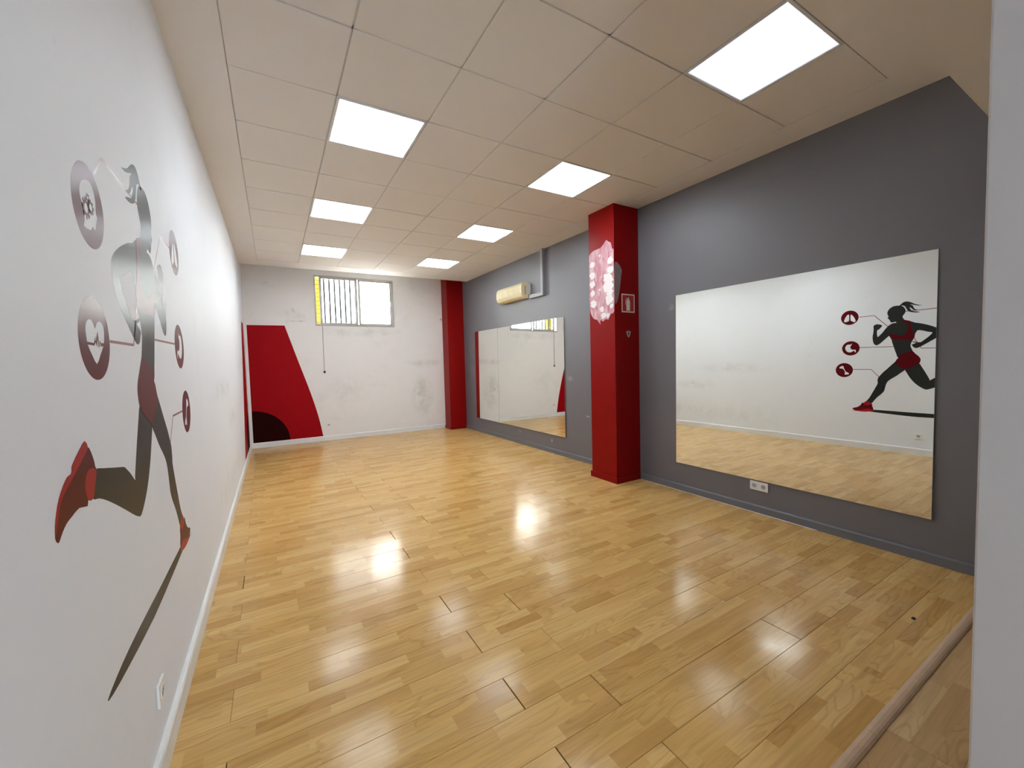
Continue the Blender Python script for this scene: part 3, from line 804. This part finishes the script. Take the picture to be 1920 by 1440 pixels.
# ================================================================== WALL DECALS
MURAL = {"head": [[2.127, 2.145], [2.171, 2.147], [2.208, 2.133], [2.237, 2.104], [2.254, 2.068], [2.253, 2.035], [2.244, 2.009], [2.242, 1.99], [2.252, 1.977], [2.237, 1.96], [2.227, 1.946], [2.219, 1.925], [2.204, 1.908], [2.183, 1.912], [2.16, 1.915], [2.149, 1.895], [2.145, 1.856], [2.058, 1.848], [2.03, 1.912], [2.062, 1.934], [2.081, 1.963], [2.085, 1.987], [2.071, 2.014], [2.057, 2.04], [2.055, 2.072], [2.072, 2.112], [2.098, 2.137]],
 "tail": [[2.131, 2.137], [2.11, 2.158], [2.091, 2.18], [2.066, 2.193], [2.035, 2.192], [1.999, 2.176], [1.957, 2.147], [1.915, 2.129], [1.884, 2.12], [1.922, 2.121], [1.964, 2.133], [2.009, 2.15], [1.981, 2.127], [1.968, 2.094], [1.949, 2.07], [1.907, 2.053], [1.941, 2.055], [1.976, 2.07], [1.997, 2.096], [2.014, 2.106], [2.003, 2.078], [1.98, 2.051], [1.934, 2.039], [1.903, 2.027], [1.947, 2.026], [1.99, 2.035], [2.022, 2.051], [2.041, 2.078], [2.054, 2.111], [2.068, 2.133], [2.095, 2.143], [2.112, 2.13]],
 "torso": [[2.123, 1.902], [2.181, 1.898], [2.212, 1.886], [2.238, 1.865], [2.256, 1.843], [2.279, 1.811], [2.308, 1.765], [2.338, 1.728], [2.358, 1.708], [2.365, 1.73], [2.369, 1.77], [2.365, 1.808], [2.348, 1.817], [2.329, 1.839], [2.31, 1.871], [2.325, 1.887], [2.365, 1.898], [2.396, 1.891], [2.411, 1.87], [2.409, 1.831], [2.412, 1.772], [2.419, 1.714], [2.415, 1.655], [2.403, 1.61], [2.38, 1.585], [2.352, 1.59], [2.321, 1.615], [2.283, 1.657], [2.254, 1.688], [2.231, 1.712], [2.216, 1.69], [2.2, 1.651], [2.192, 1.613], [2.173, 1.544], [2.157, 1.487], [2.142, 1.439], [2.123, 1.391], [2.035, 1.36], [1.93, 1.413], [1.945, 1.451], [1.966, 1.48], [1.985, 1.528], [1.993, 1.56], [1.986, 1.602], [1.97, 1.637], [1.956, 1.683], [1.943, 1.737], [1.919, 1.774], [1.868, 1.764], [1.813, 1.743], [1.774, 1.732], [1.8, 1.69], [1.846, 1.643], [1.886, 1.606], [1.907, 1.606], [1.934, 1.61], [1.972, 1.62], [1.967, 1.606], [1.937, 1.597], [1.972, 1.579], [1.982, 1.569], [1.972, 1.554], [1.961, 1.536], [1.939, 1.524], [1.911, 1.528], [1.871, 1.554], [1.825, 1.587], [1.772, 1.626], [1.74, 1.651], [1.716, 1.69], [1.706, 1.735], [1.708, 1.765], [1.722, 1.785], [1.742, 1.801], [1.763, 1.813], [1.802, 1.833], [1.857, 1.856], [1.911, 1.874], [1.953, 1.885], [1.987, 1.903], [2.03, 1.92], [2.062, 1.928]],
 "front_leg": [[2.123, 1.386], [2.154, 1.334], [2.195, 1.286], [2.246, 1.224], [2.292, 1.171], [2.33, 1.116], [2.346, 1.087], [2.35, 1.046], [2.348, 1.007], [2.374, 0.941], [2.409, 0.861], [2.444, 0.784], [2.48, 0.732], [2.5, 0.705], [2.459, 0.682], [2.415, 0.701], [2.387, 0.743], [2.348, 0.8], [2.302, 0.851], [2.273, 0.893], [2.262, 0.936], [2.254, 0.98], [2.244, 1.015], [2.225, 1.05], [2.185, 1.087], [2.133, 1.128], [2.083, 1.177], [2.047, 1.212], [1.999, 1.294], [2.043, 1.369]],
 "rear_leg": [[2.062, 1.247], [2.047, 1.212], [2.022, 1.162], [1.989, 1.097], [1.945, 1.033], [1.896, 0.983], [1.847, 0.948], [1.821, 0.938], [1.804, 0.941], [1.784, 0.948], [1.745, 0.966], [1.665, 1.007], [1.586, 1.046], [1.514, 1.079], [1.468, 1.096], [1.427, 1.107], [1.419, 1.146], [1.457, 1.175], [1.518, 1.166], [1.601, 1.15], [1.681, 1.135], [1.707, 1.123], [1.746, 1.099], [1.786, 1.069], [1.789, 1.082], [1.809, 1.128], [1.838, 1.191], [1.873, 1.261], [1.901, 1.307], [1.978, 1.322]],
 "top": [[2.062, 1.932], [2.03, 1.922], [2.002, 1.909], [1.993, 1.843], [1.978, 1.768], [1.951, 1.71], [1.972, 1.649], [2.076, 1.647], [2.185, 1.656], [2.215, 1.708], [2.225, 1.737], [2.187, 1.745], [2.142, 1.714], [2.091, 1.71], [2.049, 1.731], [2.028, 1.772], [2.018, 1.827], [2.033, 1.874], [2.069, 1.911], [2.11, 1.924]],
 "shorts": [[2.123, 1.409], [2.072, 1.45], [2.022, 1.468], [1.97, 1.475], [1.938, 1.442], [1.903, 1.403], [1.885, 1.366], [1.888, 1.329], [1.901, 1.302], [1.956, 1.266], [2.005, 1.242], [2.04, 1.227], [2.076, 1.242], [2.121, 1.276], [2.158, 1.313], [2.12, 1.376]],
 "fsock": [[2.504, 0.71], [2.471, 0.734], [2.413, 0.701], [2.406, 0.667], [2.45, 0.642], [2.511, 0.669]],
 "fshoe": [[2.644, 0.614], [2.59, 0.632], [2.548, 0.666], [2.528, 0.706], [2.509, 0.702], [2.503, 0.68], [2.459, 0.665], [2.415, 0.693], [2.402, 0.652], [2.396, 0.598], [2.523, 0.585], [2.589, 0.582], [2.636, 0.591]],
 "fsole": [[2.657, 0.579], [2.589, 0.586], [2.523, 0.599], [2.45, 0.62], [2.396, 0.602], [2.396, 0.585], [2.49, 0.568], [2.589, 0.571]],
 "rshoe": [[1.42, 1.239], [1.391, 1.222], [1.353, 1.202], [1.312, 1.181], [1.273, 1.162], [1.251, 1.145], [1.235, 1.118], [1.221, 1.092], [1.214, 1.084], [1.218, 1.073], [1.226, 1.067], [1.233, 1.069], [1.249, 1.082], [1.271, 1.094], [1.302, 1.101], [1.343, 1.108], [1.391, 1.098], [1.397, 1.112], [1.43, 1.106], [1.464, 1.174], [1.458, 1.18], [1.455, 1.195], [1.443, 1.217], [1.43, 1.234]],
 "rsole": [[1.402, 1.259], [1.367, 1.243], [1.321, 1.215], [1.317, 1.205], [1.311, 1.196], [1.291, 1.194], [1.267, 1.179], [1.244, 1.158], [1.229, 1.135], [1.217, 1.106], [1.214, 1.084], [1.221, 1.092], [1.235, 1.118], [1.251, 1.145], [1.273, 1.162], [1.312, 1.181], [1.353, 1.202], [1.391, 1.222], [1.42, 1.239]],
 "rsock": [[1.464, 1.174], [1.42, 1.185], [1.397, 1.175], [1.386, 1.156], [1.386, 1.135], [1.397, 1.114], [1.43, 1.107], [1.448, 1.139]],
 "shadow": [[2.555, 0.592], [2.39, 0.608], [2.029, 0.603], [1.798, 0.603], [1.615, 0.6], [1.495, 0.59], [1.421, 0.576], [1.462, 0.564], [1.605, 0.553], [1.89, 0.543], [2.166, 0.556], [2.4, 0.572]],
 "lung_glyph": [[[2.716, 2.08], [2.743, 2.066], [2.764, 2.026], [2.778, 1.986], [2.765, 1.964], [2.738, 1.972], [2.713, 1.987]], [[2.694, 2.077], [2.666, 2.056], [2.642, 2.013], [2.63, 1.973], [2.648, 1.955], [2.674, 1.974], [2.694, 1.987]]],
 "stomach_glyph": [[[2.671, 1.626], [2.68, 1.593], [2.69, 1.581], [2.686, 1.548], [2.659, 1.526], [2.626, 1.528], [2.619, 1.492], [2.63, 1.487], [2.636, 1.507], [2.651, 1.509], [2.676, 1.491], [2.707, 1.488], [2.737, 1.507], [2.755, 1.546], [2.75, 1.581], [2.734, 1.604], [2.707, 1.61], [2.688, 1.608]]],
 "bone_glyph": [[[2.826, 1.251], [2.808, 1.266], [2.786, 1.276], [2.77, 1.261], [2.768, 1.24], [2.744, 1.188], [2.72, 1.172], [2.701, 1.157], [2.709, 1.14], [2.732, 1.142], [2.749, 1.134], [2.757, 1.155], [2.75, 1.176], [2.776, 1.223], [2.794, 1.233], [2.819, 1.234]]],
 "head_glyph": [[[1.534, 1.943], [1.512, 1.93], [1.498, 1.911], [1.496, 1.895], [1.502, 1.879], [1.514, 1.866], [1.518, 1.85], [1.516, 1.83], [1.51, 1.814], [1.533, 1.813], [1.56, 1.816], [1.567, 1.825], [1.576, 1.829], [1.583, 1.824], [1.594, 1.826], [1.603, 1.846], [1.613, 1.865], [1.607, 1.874], [1.606, 1.89], [1.608, 1.907], [1.604, 1.926], [1.591, 1.944], [1.566, 1.951]]],
 "heart_glyph": [[[1.531, 1.546], [1.521, 1.559], [1.507, 1.567], [1.489, 1.567], [1.473, 1.558], [1.465, 1.542], [1.466, 1.523], [1.473, 1.499], [1.498, 1.473], [1.527, 1.45], [1.558, 1.476], [1.589, 1.505], [1.598, 1.533], [1.598, 1.554], [1.588, 1.565], [1.571, 1.569], [1.557, 1.568], [1.543, 1.559]]],
 "pulse": [[1.469, 1.504], [1.517, 1.503], [1.529, 1.519], [1.533, 1.502], [1.546, 1.532], [1.552, 1.497], [1.561, 1.513], [1.566, 1.504], [1.593, 1.506]],
 "gears": [[1.534, 1.868], [1.569, 1.881], [1.551, 1.901]],
 "centres": {"lung": [2.705, 2.03],
 "stomach": [2.684, 1.55],
 "bone": [2.763, 1.208],
 "head": [1.554, 1.879],
 "heart": [1.527, 1.519]}, "lines": {"lung": [[2.591, 2.028], [2.405, 2.032], [2.248, 1.856]],
 "stomach": [[2.575, 1.558], [2.177, 1.555]],
 "bone": [[2.652, 1.22], [2.425, 1.218], [2.334, 1.106]],
 "head": [[1.611, 1.988], [1.689, 2.064], [1.914, 2.057], [2.054, 2.055]],
 "heart": [[1.642, 1.518], [1.88, 1.519], [1.959, 1.669]]}}
YR = 2.0
def L(pts): return [(YR - p[0], p[1]) for p in pts]     # wall coordinates to the local frame of a root at y = YR, z = 0
def decal_root(name, label, cat, group=None):
    r = on_wall(name, 'left', YR, 0.0)
    return tag(r, label, cat, group)
run_ = decal_root('runner_decal', 'dark grey glossy vinyl silhouette of a running woman in red sportswear', 'wall decal')
T = 0.0002
def dec(name, pts, mat, n, parent=run_, k=3):
    p = L(smooth_loop(pts, k) if k > 1 else pts)
    return plate(name, parent, p, M[mat], 0.0 if n == 0 else n * T, (n + 1) * T)
dec('ground_shadow', MURAL['shadow'], 'vinyl_grey', 0, k=2)
dec('rear_leg', MURAL['rear_leg'], 'vinyl_grey', 0)
dec('front_leg', MURAL['front_leg'], 'vinyl_grey', 1)
dec('torso', MURAL['torso'], 'vinyl_grey', 0)
hd = dec('head', MURAL['head'], 'vinyl_grey', 1)
dec('ponytail', MURAL['tail'], 'vinyl_grey', 1, hd)
dec('sports_top', MURAL['top'], 'vinyl_red', 2)
dec('shorts', MURAL['shorts'], 'vinyl_red', 3)
fs = dec('shoe', MURAL['fshoe'], 'vinyl_red', 3, k=2); dec('sole', MURAL['fsole'], 'vinyl_bright', 4, fs, 2); dec('sock', MURAL['fsock'], 'vinyl_bright', 2, fs, 2)
rs = dec('shoe', MURAL['rshoe'], 'vinyl_red', 1, k=2); dec('sole', MURAL['rsole'], 'vinyl_bright', 2, rs, 2); dec('sock', MURAL['rsock'], 'vinyl_bright', 2, rs, 2)
ICON = {'lung': 'round maroon lungs icon with thin line to the runner shoulder', 'stomach': 'round maroon stomach icon with thin line to the runner waist', 'bone': 'round maroon bone icon with thin line to the runner knee',
        'head': 'round maroon head with gears icon beside the runner ponytail', 'heart': 'round maroon heartbeat icon behind the runner back'}
for kx, lab in ICON.items():
    r = decal_root('icon_decal', lab, 'wall decal', 'round maroon icons around the runner')
    c = MURAL['centres'][kx]
    holes = [L(smooth_loop(h, 2)) for h in MURAL[kx + '_glyph']]
    plate('roundel', r, L(disc(c[0], c[1], 0.112, 56)), M['vinyl_red'], 0.0, T, holes)
    ln = MURAL['lines'][kx]
    plate('pointer_line', r, L(stripe(ln, 0.0085)), M['vinyl_line'], 0.0, 0.0002)
    if kx == 'heart':
        plate('pulse_line', r, L(stripe(MURAL['pulse'], 0.007)), M['vinyl_red'], 0.0, T)
    if kx == 'head':
        for (g, ro, ri) in zip(MURAL['gears'], (0.030, 0.022, 0.013), (0.013, 0.010, 0.005)):
            pts = []
            for q in range(8):
                for (da, rr) in ((-0.30, 0.72), (-0.2, 1.0), (0.2, 1.0), (0.30, 0.72)):
                    a = 2 * math.pi * q / 8 + da
                    pts.append((g[0] + ro * rr * math.cos(a), g[1] + ro * rr * math.sin(a)))
            plate('gear', r, L(pts), M['vinyl_red'], 0.0, T, [L(disc(g[0], g[1], ri, 16))])

# ================================================================== SMALL THINGS ON THE FLOOR
bm = bmesh.new(); bmesh.ops.create_icosphere(bm, subdivisions=2, radius=0.011)
for v in bm.verts: v.co = Vector((v.co.x * 1.2, v.co.y * 0.8, max(v.co.z * 0.5, -0.004) + 0.004)) * (1 + 0.15 * math.sin(v.co.x * 700))
g = obj('floor_crumb', bm, M['black'], None, True); g.location = (2.877, 0.747, 0.001)
tag(g, 'small black crumb lying on the laminate near the threshold strip', 'debris')
